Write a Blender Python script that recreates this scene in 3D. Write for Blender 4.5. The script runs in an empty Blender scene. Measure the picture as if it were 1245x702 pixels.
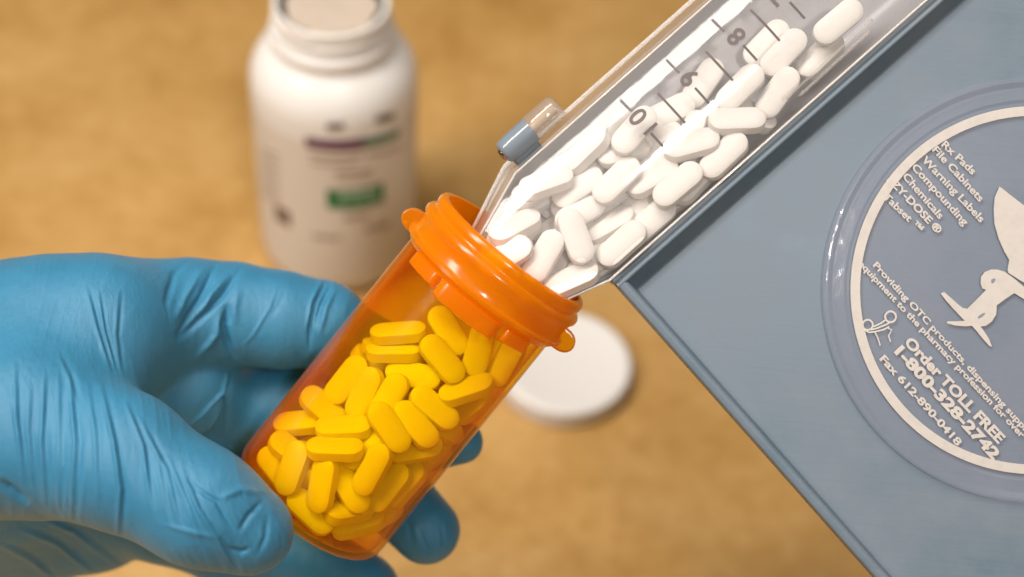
import bpy, bmesh, math, random
import numpy as np
from mathutils import Vector, Matrix
random.seed(7)
S = bpy.context.scene
COL = S.collection
U = 0.01                                   # the script thinks in centimetres, Blender gets metres
# ------------------------------------------------------------------ camera
F = 1820.0                                 # focal length in photo pixels (photo 1245 wide)
CX, CY = 622.5, 351.0
PITCH, ROLL, CAMH = math.radians(47), math.radians(5.0), 47.0
cp, sp = math.cos(PITCH), math.sin(PITCH)
fwd = Vector((0, cp, -sp)); r0 = Vector((1, 0, 0)); u0 = Vector((0, sp, cp))
right = r0 * math.cos(ROLL) + u0 * math.sin(ROLL)
up = u0 * math.cos(ROLL) - r0 * math.sin(ROLL)
CAM = Vector((0, 0, CAMH))
cam_d = bpy.data.cameras.new('camera'); cam = bpy.data.objects.new('camera', cam_d); COL.objects.link(cam)
R3 = Matrix((right, up, -fwd)).transposed()
cam.matrix_world = Matrix.Translation(CAM * U) @ R3.to_4x4()
cam_d.sensor_width = 36; cam_d.lens = 36 * F / 1245
cam_d.clip_start = 0.01; cam_d.clip_end = 50
cam_d.dof.use_dof = True; cam_d.dof.focus_distance = 34.0 * U; cam_d.dof.aperture_fstop = 6.7
S.camera = cam
# ------------------------------------------------------------------ light
w = bpy.data.worlds.new('World'); S.world = w; w.use_nodes = True
bg = w.node_tree.nodes['Background']; bg.inputs[0].default_value = (1.0, .90, .80, 1); bg.inputs[1].default_value = .06
def area(name, pos, target, size, size_y, power, col, axis=None):
    l = bpy.data.lights.new(name, 'AREA'); l.shape = 'RECTANGLE'; l.size = size * U; l.size_y = size_y * U
    l.energy = power; l.color = col
    o = bpy.data.objects.new(name, l); COL.objects.link(o)
    d = (Vector(target) - Vector(pos)).normalized()
    if axis is None: o.rotation_euler = d.to_track_quat('-Z', 'Y').to_euler()
    else:                                          # long side of the fixture along a given direction
        z = -d; x = Vector(axis); x = (x - z * x.dot(z)).normalized(); y = z.cross(x)
        o.rotation_euler = Matrix((x, y, z)).transposed().to_euler()
    o.location = Vector(pos) * U
    return o
area('ceiling_or_fill_light', (-48, 14, 118), (0, 30, 15), 110, 26, 18.0, (1, .94, .87), (.84, .54, 0))
area('ceiling_or_fill_light', (-10, 10, 210), (-10, 10.01, 0), 260, 260, 12.0, (1, .93, .85))  # added soft fill standing in for light bounced off the ceiling
area('ceiling_or_fill_light', (23, -41.5, 103.5), (3, 27, 24), 9, 9, 3.8, (1, .93, .86), (1, 0, 0))
S.view_settings.view_transform = 'Standard'; S.view_settings.look = 'None'
S.view_settings.exposure = 0.0; S.view_settings.gamma = 1.0
S.render.engine = 'CYCLES'
cy = S.cycles; cy.max_bounces = 24; cy.transparent_max_bounces = 40; cy.transmission_bounces = 12
cy.diffuse_bounces = 5; cy.glossy_bounces = 4; cy.use_denoising = True

# ------------------------------------------------------------------ projection helpers
def ray(px, py): return right * ((px - CX) / F) - up * ((py - CY) / F) + fwd
def P(px, py, d): return CAM + ray(px, py) * d
def camdir(x, y, z): return right * x + up * y - fwd * z        # z towards the camera

# ------------------------------------------------------------------ object helpers
def tag(o, label=None, cat=None, group=None, kind=None):
    if label: o['label'] = label
    if cat: o['category'] = cat
    if group: o['group'] = group
    if kind: o['kind'] = kind
    return o
def empty(name, loc, label, cat, group=None):
    o = bpy.data.objects.new(name, None); COL.objects.link(o); o.location = Vector(loc) * U
    o.empty_display_size = .01
    o['_o'] = tuple(loc)
    return tag(o, label, cat, group)
ORG = {}
def link(name, me, mat, parent=None, loc=None, rot=None):
    o = bpy.data.objects.new(name, me); COL.objects.link(o)
    if mat is not None and not me.materials: me.materials.append(mat)
    if parent: o.parent = parent
    if loc is not None: o.location = Vector(loc) * U
    if rot is not None: o.rotation_euler = rot.to_euler()
    return o
def mesh(name, V, Fc, smooth=True, origin=(0, 0, 0)):
    """V world points in cm"""
    og = Vector(origin)
    me = bpy.data.meshes.new(name)
    me.from_pydata([tuple((Vector(v) - og) * U) for v in V], [], Fc)
    me.update()
    if smooth: me.polygons.foreach_set('use_smooth', [True] * len(me.polygons))
    return me
def fixn(me):
    bm = bmesh.new(); bm.from_mesh(me); bmesh.ops.recalc_face_normals(bm, faces=bm.faces); bm.to_mesh(me); bm.free(); return me
def auto_smooth(me, deg=40):
    bm = bmesh.new(); bm.from_mesh(me)
    for f in bm.faces: f.smooth = True
    for e in bm.edges:
        e.smooth = not (len(e.link_faces) == 2 and e.calc_face_angle(0) > math.radians(deg))
    bm.to_mesh(me); bm.free(); return me
class Frame:
    def __init__(s, o, x, y, z): s.o, s.x, s.y, s.z = Vector(o), Vector(x), Vector(y), Vector(z)
    def __call__(s, a, b, c): return s.o + s.x * a + s.y * b + s.z * c
    def inv(s, p): d = p - s.o; return d.dot(s.x), d.dot(s.y), d.dot(s.z)
    def mat(s): return Matrix((s.x, s.y, s.z)).transposed()
def lathe(fr, prof, n=96, a0=0, a1=2 * math.pi, rfun=None):
    """prof: list of (r, h) in frame; closed ring unless partial"""
    full = abs(a1 - a0 - 2 * math.pi) < 1e-6
    V, Fc = [], []
    m = n if full else n + 1
    for (r, h) in prof:
        for i in range(m):
            a = a0 + (a1 - a0) * i / n
            rr = r if rfun is None else rfun(r, h, a)
            V.append(fr(rr * math.cos(a), rr * math.sin(a), h))
    for k in range(len(prof) - 1):
        for i in range(n):
            j = (i + 1) % m if full else i + 1
            Fc.append((k * m + i, k * m + j, (k + 1) * m + j, (k + 1) * m + i))
    return V, Fc
def loft(sections, closed=True, caps=True):
    V, Fc = [], []
    n = len(sections[0])
    for s in sections: V += s
    for k in range(len(sections) - 1):
        for i in range(n if closed else n - 1):
            j = (i + 1) % n
            Fc.append((k * n + i, k * n + j, (k + 1) * n + j, (k + 1) * n + i))
    if closed and caps:
        Fc.append(tuple(range(n))[::-1]); Fc.append(tuple(range((len(sections) - 1) * n, len(sections) * n)))
    return V, Fc
def prism(fr, poly, z0, z1):
    n = len(poly)
    V = [fr(x, y, z0) for x, y in poly] + [fr(x, y, z1) for x, y in poly]
    Fc = [tuple(range(n))[::-1], tuple(range(n, 2 * n))]
    for i in range(n): j = (i + 1) % n; Fc.append((i, j, n + j, n + i))
    return V, Fc
def join(parts):
    V, Fc = [], []
    for v, f in parts:
        b = len(V); V += v; Fc += [tuple(i + b for i in q) for q in f]
    return V, Fc
def bevel(me, wd, seg=2, ang=30):
    bm = bmesh.new(); bm.from_mesh(me)
    bmesh.ops.recalc_face_normals(bm, faces=bm.faces)
    es = [e for e in bm.edges if len(e.link_faces) == 2 and e.calc_face_angle(0) > math.radians(ang)]
    bmesh.ops.bevel(bm, geom=es, offset=wd * U, segments=seg, affect='EDGES', profile=.6, clamp_overlap=True)
    bm.to_mesh(me); bm.free(); return me

# ------------------------------------------------------------------ materials
class N:
    def __init__(s, name):
        s.m = bpy.data.materials.new(name); s.m.use_nodes = True; s.t = s.m.node_tree; s.t.nodes.clear()
        s.out = s.t.nodes.new('ShaderNodeOutputMaterial')
    def n(s, typ, ins=None, **kw):
        nd = s.t.nodes.new(typ)
        for k, v in kw.items(): setattr(nd, k, v)
        for k, v in (ins or {}).items():
            if isinstance(v, bpy.types.NodeSocket): s.t.links.new(v, nd.inputs[k])
            else: nd.inputs[k].default_value = v
        return nd
    def co(s, scale=100.0):
        tc = s.n('ShaderNodeTexCoord'); mp = s.n('ShaderNodeMapping', {'Vector': tc.outputs['Object'], 'Scale': (scale,) * 3}); return mp.outputs[0]
    def math(s, op, a, b=None):
        nd = s.n('ShaderNodeMath', {0: a}, operation=op)
        if b is not None:
            if isinstance(b, bpy.types.NodeSocket): s.t.links.new(b, nd.inputs[1])
            else: nd.inputs[1].default_value = b
        return nd.outputs[0]
    def ramp(s, fac, stops):
        nd = s.n('ShaderNodeValToRGB', {'Fac': fac}); cr = nd.color_ramp
        while len(cr.elements) < len(stops): cr.elements.new(.5)
        for e, (p, c) in zip(cr.elements, stops): e.position = p; e.color = (*c, 1)
        return nd.outputs[0]
    def noise(s, vec, scale, detail=4, rough=.55):
        return s.n('ShaderNodeTexNoise', {'Vector': vec, 'Scale': scale, 'Detail': detail, 'Roughness': rough}).outputs['Fac']
    def bump(s, h, strength, dist): return s.n('ShaderNodeBump', {'Height': h, 'Strength': strength, 'Distance': dist}).outputs[0]
    def facing(s):
        g = s.n('ShaderNodeNewGeometry')
        d = s.n('ShaderNodeVectorMath', {0: g.outputs['Incoming'], 1: g.outputs['Normal']}, operation='DOT_PRODUCT').outputs['Value']
        return s.math('ABSOLUTE', d)
    def schlick(s, f0):
        """reflectance of a thin sheet, the same from both sides"""
        g = s.n('ShaderNodeMath', {0: 1.0}, operation='SUBTRACT'); s.t.links.new(s.facing(), g.inputs[1])
        p = s.math('POWER', g.outputs[0], 5.0)
        return s.n('ShaderNodeMath', {0: p, 1: 1 - f0, 2: f0}, operation='MULTIPLY_ADD').outputs[0]
    def surf(s, sock): s.t.links.new(sock, s.out.inputs['Surface']); return s.m
def pbsdf(name, col, rough=.5, vary=0.0, vscale=3.0, bump=0.0, bscale=20.0, sss=0.0, sssr=(1, 1, 1), coat=0.0, spec=.5, sheen=0.0):
    b = N(name); co = b.co()
    ins = {'Roughness': rough, 'Specular IOR Level': spec}
    if vary:
        f = b.noise(co, vscale)
        ins['Base Color'] = b.ramp(f, [(.3, tuple(c * (1 - vary) for c in col)), (.7, tuple(min(1, c * (1 + vary)) for c in col))])
    else: ins['Base Color'] = (*col, 1)
    p = b.n('ShaderNodeBsdfPrincipled', ins)
    if bump: b.t.links.new(b.bump(b.noise(co, bscale), bump, .0004), p.inputs['Normal'])
    if sss:
        p.inputs['Subsurface Weight'].default_value = sss; p.inputs['Subsurface Radius'].default_value = sssr; p.inputs['Subsurface Scale'].default_value = .002
    if coat: p.inputs['Coat Weight'].default_value = coat; p.inputs['Coat Roughness'].default_value = .08
    if sheen: p.inputs['Sheen Weight'].default_value = sheen; p.inputs['Sheen Roughness'].default_value = .4
    return b.surf(p.outputs[0])
def clear_plastic(name, tint=(.95, .95, .95), haze=.07, hazecol=(.85, .83, .82), rough=.085, ior=1.45, scratch=0.08):
    b = N(name); co = b.co()
    bn = b.bump(b.noise(co, 1.5, 2), scratch, .0006)
    tr = b.n('ShaderNodeBsdfTransparent', {'Color': (*tint, 1)})
    df = b.n('ShaderNodeBsdfDiffuse', {'Color': (*hazecol, 1)})
    m1 = b.n('ShaderNodeMixShader', {0: haze, 1: tr.outputs[0], 2: df.outputs[0]})
    gl = b.n('ShaderNodeBsdfGlossy', {'Color': (1, 1, 1, 1), 'Roughness': rough, 'Normal': bn})
    m2 = b.n('ShaderNodeMixShader', {0: b.schlick(.04), 1: m1.outputs[0], 2: gl.outputs[0]})
    return b.surf(m2.outputs[0])
def amber(name, T, scat, scol, rough=.12):
    """coloured see-through wall: absorption grows with the slant path, a little milky scattering, surface gloss"""
    b = N(name); co = b.co()
    geo = b.n('ShaderNodeNewGeometry')
    dt = b.n('ShaderNodeVectorMath', {0: geo.outputs['Incoming'], 1: geo.outputs['Normal']}, operation='DOT_PRODUCT').outputs['Value']
    c = b.math('MAXIMUM', b.math('ABSOLUTE', dt), .22)
    inv = b.math('DIVIDE', 1.0, c)
    inv.node.inputs[0].default_value = 1.0; b.t.links.new(c, inv.node.inputs[1])
    comp = b.n('ShaderNodeCombineColor')
    for k in range(3):
        pw = b.n('ShaderNodeMath', {0: T[k]}, operation='POWER'); b.t.links.new(inv, pw.inputs[1]); b.t.links.new(pw.outputs[0], comp.inputs[k])
    tr = b.n('ShaderNodeBsdfTransparent', {'Color': comp.outputs[0]})
    tl = b.n('ShaderNodeBsdfTranslucent', {'Color': (*scol, 1)}); df = b.n('ShaderNodeBsdfDiffuse', {'Color': (*scol, 1)})
    sc = b.n('ShaderNodeMixShader', {0: .5, 1: tl.outputs[0], 2: df.outputs[0]})
    pw = b.n('ShaderNodeMath', {0: 1 - scat}, operation='POWER'); b.t.links.new(inv, pw.inputs[1])
    sf = b.n('ShaderNodeMath', {0: 1.0}, operation='SUBTRACT'); b.t.links.new(pw.outputs[0], sf.inputs[1])
    m1 = b.n('ShaderNodeMixShader', {0: sf.outputs[0], 1: tr.outputs[0], 2: sc.outputs[0]})
    bn = b.bump(b.noise(co, 2.0, 2), .12, .0005)
    gl = b.n('ShaderNodeBsdfGlossy', {'Color': (1, 1, 1, 1), 'Roughness': rough, 'Normal': bn})
    m2 = b.n('ShaderNodeMixShader', {0: b.schlick(.035), 1: m1.outputs[0], 2: gl.outputs[0]})
    return b.surf(m2.outputs[0])
def mat_table():
    b = N('tan_laminate'); co = b.co()
    f1 = b.noise(co, .13, 6, .62); f2 = b.noise(co, 1.1, 5, .7); f3 = b.noise(co, 6.0, 3, .6)
    a = b.n('ShaderNodeMath', {0: f1, 1: .55}, operation='MULTIPLY').outputs[0]
    c = b.n('ShaderNodeMath', {0: f2, 1: .35, 2: a}, operation='MULTIPLY_ADD').outputs[0]
    d = b.n('ShaderNodeMath', {0: f3, 1: .10, 2: c}, operation='MULTIPLY_ADD').outputs[0]
    colr = b.ramp(d, [(.34, (.35, .17, .040)), (.46, (.465, .257, .073)), (.54, (.53, .305, .10)), (.66, (.60, .375, .145))])
    p = b.n('ShaderNodeBsdfPrincipled', {'Base Color': colr, 'Roughness': .5, 'Specular IOR Level': .3})
    b.t.links.new(b.bump(f3, .15, .0003), p.inputs['Normal'])
    return b.surf(p.outputs[0])
def mat_glove():
    b = N('blue_nitrile'); co = b.co()
    f = b.noise(co, .9, 4); g = b.noise(co, 38, 3, .7); h = b.noise(co, 5, 3)
    colr = b.ramp(f, [(.3, (.030, .185, .322)), (.7, (.040, .22, .378))])
    rot = Matrix((right, fwd, up)).to_euler()
    tcn = b.n('ShaderNodeTexCoord'); m1 = b.n('ShaderNodeMapping', {'Vector': tcn.outputs['Object'], 'Rotation': tuple(rot)})
    m2 = b.n('ShaderNodeMapping', {'Vector': m1.outputs[0], 'Scale': (330, 200, 45)})
    ln = b.noise(m2.outputs[0], 1.0, 3, .6)
    hh = b.n('ShaderNodeMath', {0: h, 1: .9, 2: g}, operation='MULTIPLY_ADD').outputs[0]
    hh = b.n('ShaderNodeMath', {0: ln, 1: 2.2, 2: hh}, operation='MULTIPLY_ADD').outputs[0]
    p = b.n('ShaderNodeBsdfPrincipled', {'Base Color': colr, 'Roughness': .40, 'Specular IOR Level': .5})
    b.t.links.new(b.bump(hh, .45, .00035), p.inputs['Normal'])
    p.inputs['Sheen Weight'].default_value = .12; p.inputs['Sheen Roughness'].default_value = .5; p.inputs['Sheen Tint'].default_value = (.5, .8, 1, 1)
    return b.surf(p.outputs[0])
M_TABLE = mat_table(); M_GLOVE = mat_glove()
def mat_tray():
    b = N('blue_grey_plastic'); co = b.co()
    f = b.noise(co, .5, 5, .6)
    m1 = b.n('ShaderNodeMapping', {'Vector': co, 'Rotation': (.4, .2, .7), 'Scale': (.35, 9, 9)}); s1 = b.noise(m1.outputs[0], 1.2, 3, .7)
    m2 = b.n('ShaderNodeMapping', {'Vector': co, 'Rotation': (.9, -.5, -.4), 'Scale': (.5, 14, 14)}); s2 = b.noise(m2.outputs[0], 1.3, 2, .7)
    sc_ = b.math('ADD', s1, s2)
    mix = b.n('ShaderNodeMath', {0: sc_, 1: .16, 2: f}, operation='MULTIPLY_ADD').outputs[0]
    colr = b.ramp(mix, [(.42, (.106, .155, .200)), (.60, (.136, .183, .229)), (.80, (.172, .210, .250))])
    rg_ = b.ramp(mix, [(.45, (.35,) * 3), (.85, (.50,) * 3)])
    p = b.n('ShaderNodeBsdfPrincipled', {'Base Color': colr, 'Roughness': rg_, 'Specular IOR Level': .38})
    b.t.links.new(b.bump(sc_, .035, .0003), p.inputs['Normal'])
    return b.surf(p.outputs[0])
M_TRAY = mat_tray()
M_TROUGH = pbsdf('blue_grey_trough_plastic', (.32, .305, .325), .30, vary=.04, vscale=1.5, bump=.1, bscale=9)
M_CLEAR = clear_plastic('clear_cover_plastic', (.965, .96, .955), .12, rough=.075)
M_CLEARWALL = clear_plastic('clear_wall_plastic', (.92, .90, .88), .16, (.8, .77, .74))
M_DISC = clear_plastic('clear_disc_plastic', (.985, .98, 1.0), .13, (.52, .51, .62), .05)
def mat_print():
    b = N('white_print'); co = b.co(); f = b.noise(co, 4, 3, .6)
    p = b.n('ShaderNodeBsdfPrincipled', {'Base Color': (.60, .545, .50, 1), 'Roughness': .55})
    fac = b.n('ShaderNodeMapRange', {0: f, 1: .34, 2: .56, 3: .12, 4: .05}).outputs[0]
    m = b.n('ShaderNodeMixShader', {0: fac, 1: p.outputs[0], 2: b.n('ShaderNodeBsdfTransparent').outputs[0]})
    return b.surf(m.outputs[0])
M_PRINT = mat_print()
M_MARK = pbsdf('brown_grey_print', (.11, .085, .08), .5)
M_PILL = pbsdf('white_tablet', (.78, .735, .695), .55, vary=.015, vscale=5, bump=.18, bscale=26, sss=.25, sssr=(1, .85, .7))
M_VIAL = amber('amber_plastic', (1.0, .935, .022), .075, (1.0, .18, .001))
M_COLLAR = amber('amber_collar_plastic', (1.0, .74, .02), .46, (1.0, .39, .002), .18)
M_BOTTLE = pbsdf('white_bottle_plastic', (.83, .80, .77), .38, sss=.3, sssr=(1, .8, .6), bump=.06, bscale=4)
M_LABEL = pbsdf('white_label_paper', (.74, .68, .61), .5)
M_SEAL = pbsdf('seal_liner', (.56, .46, .37), .4, vary=.06, vscale=1.2)
M_FOIL = pbsdf('foil_shreds', (.88, .80, .74), .3)
M_PURPLE = pbsdf('purple_ink', (.12, .018, .075), .5)
M_GREENBAR = pbsdf('grey_green_ink', (.03, .16, .08), .5)
M_GREEN = pbsdf('green_ink', (.004, .17, .05), .5)
M_PALEINK = pbsdf('pale_ink', (.34, .50, .38), .5)
M_BROWN = pbsdf('brown_ink', (.20, .125, .09), .6)
M_FAINT = pbsdf('faint_ink', (.38, .28, .23), .6)
M_CAP = pbsdf('white_cap_plastic', (.84, .80, .76), .45, sss=.2, sssr=(1, .8, .6), bump=.1, bscale=6)
M_STEEL = pbsdf('dark_steel', (.35, .33, .31), .25); M_STEEL.node_tree.nodes['Principled BSDF'].inputs['Metallic'].default_value = 1

# ------------------------------------------------------------------ counter
V, Fc = [], []
G = 24
for i in range(G + 1):
    for j in range(G + 1): V.append((-150 + 300 * i / G, -60 + 300 * j / G, 0))
for i in range(G):
    for j in range(G): a = i * (G + 1) + j; Fc.append((a, a + G + 1, a + G + 2, a + 1))
tag(link('table_top', mesh('table_top', V, Fc), M_TABLE), 'mottled tan laminate counter top', kind='structure')

def on_table(px, py, z=0.0):
    d = ray(px, py); t = (z - CAM.z) / d.z; return CAM + d * t

# ------------------------------------------------------------------ white bottle
BR = 3.28
base = on_table(413, 296)
BF = Frame(base, (1, 0, 0), (0, 1, 0), (0, 0, 1))
bottle = empty('white_bottle', base, 'open white plastic bottle with purple and green print standing behind the gloved hand', 'bottle')
V, Fc = lathe(BF, [(0, .15), (2.2, .15), (2.6, 0), (2.95, .08), (3.12, .35), (BR, .8), (BR, 9.3), (3.24, 9.75), (3.12, 10.15), (2.92, 10.52), (2.66, 10.82), (2.44, 11.02), (2.33, 11.14), (2.29, 11.3), (2.29, 11.4)], 96)
link('body', auto_smooth(fixn(mesh('body', V, Fc, origin=base)), 60), M_BOTTLE, bottle)
V, Fc = lathe(BF, [(r_, h_ + .85) for r_, h_ in [(2.29, 10.45), (2.34, 10.56), (2.38, 10.68), (2.38, 10.9), (2.28, 10.97), (2.16, 11.06), (2.14, 11.3), (2.26, 11.36), (2.26, 11.5), (2.14, 11.56), (2.14, 11.75), (2.2, 11.8), (2.2, 12.02), (2.17, 12.08), (2.06, 12.09), (2.0, 12.04), (1.98, 11.6), (1.9, 11.55)]], 96)
neck = link('neck', auto_smooth(fixn(mesh('neck', V, Fc, origin=base)), 60), M_BOTTLE, bottle)
V, Fc = lathe(BF, [(1.985, 12.60), (1.7, 12.64), (1.0, 12.62), (0.02, 12.63)], 64)
link('inner_seal', fixn(mesh('inner_seal', V, Fc, origin=base)), M_SEAL, neck)
def bottle_hit(px, py):
    d = ray(px, py); o = CAM - base
    a = d.x ** 2 + d.y ** 2; bq = 2 * (o.x * d.x + o.y * d.y); c = o.x ** 2 + o.y ** 2 - BR ** 2
    t = (-bq - math.sqrt(max(0, bq * bq - 4 * a * c))) / (2 * a); p = o + d * t
    return math.atan2(p.x, -p.y), p.z
def curved(a0, a1, z0, z1, r, n=24, slope=0.0):
    V, Fc = [], []
    for i in range(n + 1):
        a = a0 + (a1 - a0) * i / n; zz = slope * (i / n)
        for z in (z0, z1): V.append(BF(r * math.sin(a), -r * math.cos(a), z + zz))
    for i in range(n): Fc.append((2 * i, 2 * i + 2, 2 * i + 3, 2 * i + 1))
    return V, Fc
def patch(name, mat, parent, corners, r):
    """corners: photo pixels left-top, right-top, right-bottom, left-bottom -> curved print on the label"""
    h = [bottle_hit(*c) for c in corners]; V, Fc = [], []; n = 14
    for i in range(n + 1):
        s = i / n
        for (A, B) in ((h[3], h[2]), (h[0], h[1])):
            a = A[0] + (B[0] - A[0]) * s; z = A[1] + (B[1] - A[1]) * s
            V.append(BF(r * math.sin(a), -r * math.cos(a), z))
    for i in range(n): Fc.append((2 * i, 2 * i + 2, 2 * i + 3, 2 * i + 1))
    return link(name, mesh(name, V, Fc, origin=base), mat, parent)
V, Fc = curved(math.radians(-115), math.radians(115), 1.0, 8.7, BR + .012, 60)
label = link('label', mesh('label', V, Fc, origin=base), M_LABEL, bottle)
r1 = BR + .02
patch('stripe', M_PURPLE, label, [(371, 166), (443, 167), (443, 180), (372, 178)], r1)
patch('stripe', M_GREENBAR, label, [(443, 168), (485, 156), (485, 165), (443, 179)], r1)
gp = patch('dose_panel', M_GREEN, label, [(397, 230), (466, 221), (467, 245), (398, 253)], r1)
for (x0, x1, yy) in ((412, 424, 238), (427, 441, 236.5), (444, 457, 235)):
    patch('panel_text', M_PALEINK, label, [(x0, yy - 3), (x1, yy - 4), (x1, yy + 5), (x0, yy + 6)], r1 + .008)
for q in ([(397, 150), (418, 149), (418, 157), (397, 158)], [(457, 141), (479, 136), (479, 145), (457, 150)]):
    patch('print_mark', M_BROWN, label, q, r1)
for q in ([(376, 186), (440, 187), (440, 191), (376, 190)], [(378, 196), (432, 197), (432, 200), (378, 199)], [(445, 186), (486, 176), (486, 180), (445, 190)],
          [(408, 208), (452, 205), (452, 209), (408, 212)], [(408, 216), (455, 212), (455, 215), (408, 219)],
          [(418, 262), (448, 259), (448, 265), (418, 268)], [(380, 284), (414, 287), (414, 292), (380, 289)], [(444, 276), (474, 268), (474, 274), (444, 282)]):
    patch('print_line', M_FAINT, label, q, r1)
patch('code_mark', M_BROWN, label, [(334, 246), (353, 258), (354, 277), (336, 266)], r1)
for k in range(7):
    patch('print_line', M_FAINT, label, [(318, 178 + k * 9), (340, 189 + k * 9), (340, 192 + k * 9), (318, 181 + k * 9)], r1)
def ring_piece(a0, a1, r, z0, z1, n=10):
    V, Fc = [], []
    for i in range(n + 1):
        a = a0 + (a1 - a0) * i / n; jz = .03 * math.sin(i * 2.1)
        for (rr, z) in ((r, z0 + jz), (r + .05, (z0 + z1) / 2 + jz), (r, z1 + jz)): V.append(BF(rr * math.sin(a), -rr * math.cos(a), z))
    for i in range(n):
        for k in range(2): Fc.append((3 * i + k, 3 * i + 3 + k, 3 * i + 4 + k, 3 * i + 1 + k))
    return V, Fc
V, Fc = ring_piece(math.radians(-48), math.radians(-9), 2.215, 12.55, 12.86)
V2, F2 = lathe(BF, [(1.99, 12.80), (1.9, 12.70), (1.74, 12.67)], 96, rfun=lambda r, h, a: r + (.05 * math.sin(a * 7) + .04 * math.sin(a * 17 + 1) if r < 1.8 else 0))
link('foil_ring', fixn(mesh('foil_ring', V2, F2, origin=base)), M_STEEL, neck)
link('foil_shred', mesh('foil_shred', V, Fc, origin=base), M_FOIL, neck)

# ------------------------------------------------------------------ white cap on the counter
cb = on_table(684, 457)
CF = Frame(cb, (1, 0, 0), (0, 1, 0), (0, 0, 1))
cap = empty('bottle_cap', cb, 'round white bottle cap lying flat on the tan counter behind the vial', 'cap')
def ribs(r, h, a): return r + (.022 * (1 if math.sin(a * 90) > 0 else -1) if .05 < h < .8 and r > 2.6 else 0)
V, Fc = lathe(CF, [(2.55, 0), (2.72, .02), (2.74, .1), (2.74, .78), (2.72, .86)], 360, rfun=ribs)
link('skirt', fixn(mesh('skirt', V, Fc, origin=cb)), M_CAP, cap)
V, Fc = lathe(CF, [(2.72, .86), (2.68, .96), (2.58, 1.0), (2.42, 1.0), (2.36, .975), (0.02, .975)], 96)
link('top', auto_smooth(fixn(mesh('top', V, Fc, origin=cb)), 60), M_CAP, cap)

# ------------------------------------------------------------------ amber vial
VB, VT = P(372, 617, 35.9), P(626, 301, 34.6)
VZ = (VB - VT).normalized()              # from the mouth down to the bottom
VL = (VB - VT).length
VX = (fwd - VZ * fwd.dot(VZ)).normalized() * -1.0   # radially towards the camera
VY = VZ.cross(VX)
VF = Frame(VT, VX, VY, VZ)
vial = empty('pill_vial', VB, 'translucent orange vial without cap, held tilted by the gloved hand', 'vial')
org = VB
RO, RI = 2.01, 1.89
def rv(h): return RO + .05 * (h - 1.3) / (VL - 1.3)
body = [(RO, 1.28)]
for k in range(1, 13): h = 1.28 + (VL - .45 - 1.28) * k / 12; body.append((rv(h), h))
RB = rv(VL)
for k in range(1, 6): a = math.pi / 2 * k / 5; body.append((RB - .38 + .38 * math.cos(a), VL - .38 + .38 * math.sin(a)))
body.append((1.2, VL)); body.append((0.6, VL - .06)); body.append((.02, VL - .08))
inner = [(.02, VL - .2), (0.9, VL - .18), (1.4, VL - .12)]
for k in range(6): a = math.pi / 2 * (1 - k / 5); inner.append((RI + .04 - .34 + .34 * math.cos(a), VL - .46 + .34 * math.sin(a)))
for k in range(11, -1, -1): h = 1.28 + (VL - .5 - 1.28) * k / 12; inner.append((rv(h) - .12, h))
V, Fc = join([lathe(VF, body, 112), lathe(VF, inner, 112)])
link('body', auto_smooth(fixn(mesh('body', V, Fc, origin=org)), 60), M_VIAL, vial)
collar = [(RI, 1.3), (RI, .12), (1.90, .02), (1.97, 0), (2.05, .03), (2.09, .1), (2.09, .22), (2.05, .28), (2.06, .32), (2.15, .36), (2.2, .43), (2.2, .52), (2.15, .6), (2.11, .68), (2.10, .98), (2.13, 1.02), (2.22, 1.05), (2.22, 1.13), (2.13, 1.17), (2.09, 1.24), (2.025, 1.30)]
V, Fc = lathe(VF, collar, 128)
col = link('collar', auto_smooth(fixn(mesh('collar', V, Fc, origin=org)), 50), M_COLLAR, vial)
def band(a0, a1, h0, h1, r0_, r1_, n=20):
    secs = []
    for i in range(n + 1):
        a = math.radians(a0 + (a1 - a0) * i / n); e = min(1, min(i, n - i) / 2.0 + .35)
        rr = r0_ + (r1_ - r0_) * e
        secs.append([VF(q * math.cos(a), q * math.sin(a), h) for q, h in ((r0_, h0), (rr, h0 + .03), (rr + .01, (h0 + h1) / 2), (rr, h1 - .06), (r0_, h1))])
    V, Fc = loft(secs, True, True); return V, Fc
def ysign(): # +angle goes along VY; find which way is image right
    return 1 if VY.dot(right) > 0 else -1
YS = ysign()
for (a0, a1, h1) in ((-52, -24, 1.62), (-22, 26, 1.72), (30, 52, 1.62), (110, 150, 1.62), (200, 245, 1.62)):
    a0, a1 = (a0, a1) if YS > 0 else (-a1, -a0)
    V, Fc = band(a0, a1, 1.25, h1, 1.98, 2.13)
    link('lock_lug', auto_smooth(fixn(mesh('lock_lug', V, Fc, origin=org)), 50), M_COLLAR, col)
def tab(ang):
    ca, sa = math.cos(ang), math.sin(ang)
    er = VF.x * ca + VF.y * sa; et = VF.y * ca - VF.x * sa
    fr = Frame(VT, er, VZ, et)
    poly = [(2.08, .72)]
    for k in range(13):
        t = math.pi * k / 12; poly.append((2.12 + .40 * math.sin(t) ** .8, .98 - .27 * math.cos(t)))
    poly.append((2.08, 1.24))
    V, Fc = prism(fr, poly, -.16, .16)
    me = mesh('side_tab', V, Fc, False, origin=org); bevel(me, .05, 2); return me
for a in (90, -90): link('side_tab', tab(math.radians(a)), M_COLLAR, col)

# ------------------------------------------------------------------ tray
DT = 34.0
TO = P(745, 341, DT)
a_t = math.radians(41.5)
TU = camdir(math.cos(a_t), math.sin(a_t), 0); TV = camdir(math.sin(a_t), -math.cos(a_t), 0); TN = -fwd
TF = Frame(TO, TU, TV, TN)
def uv(px, py, n=0.0):
    a, b, c = TF.inv(P(px, py, DT - n)); return a, b
tray = empty('counting_tray', TO, 'blue-grey pill counting tray with clear chute and printed disc, tipped towards the vial', 'tray')
PN = -.42
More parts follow.
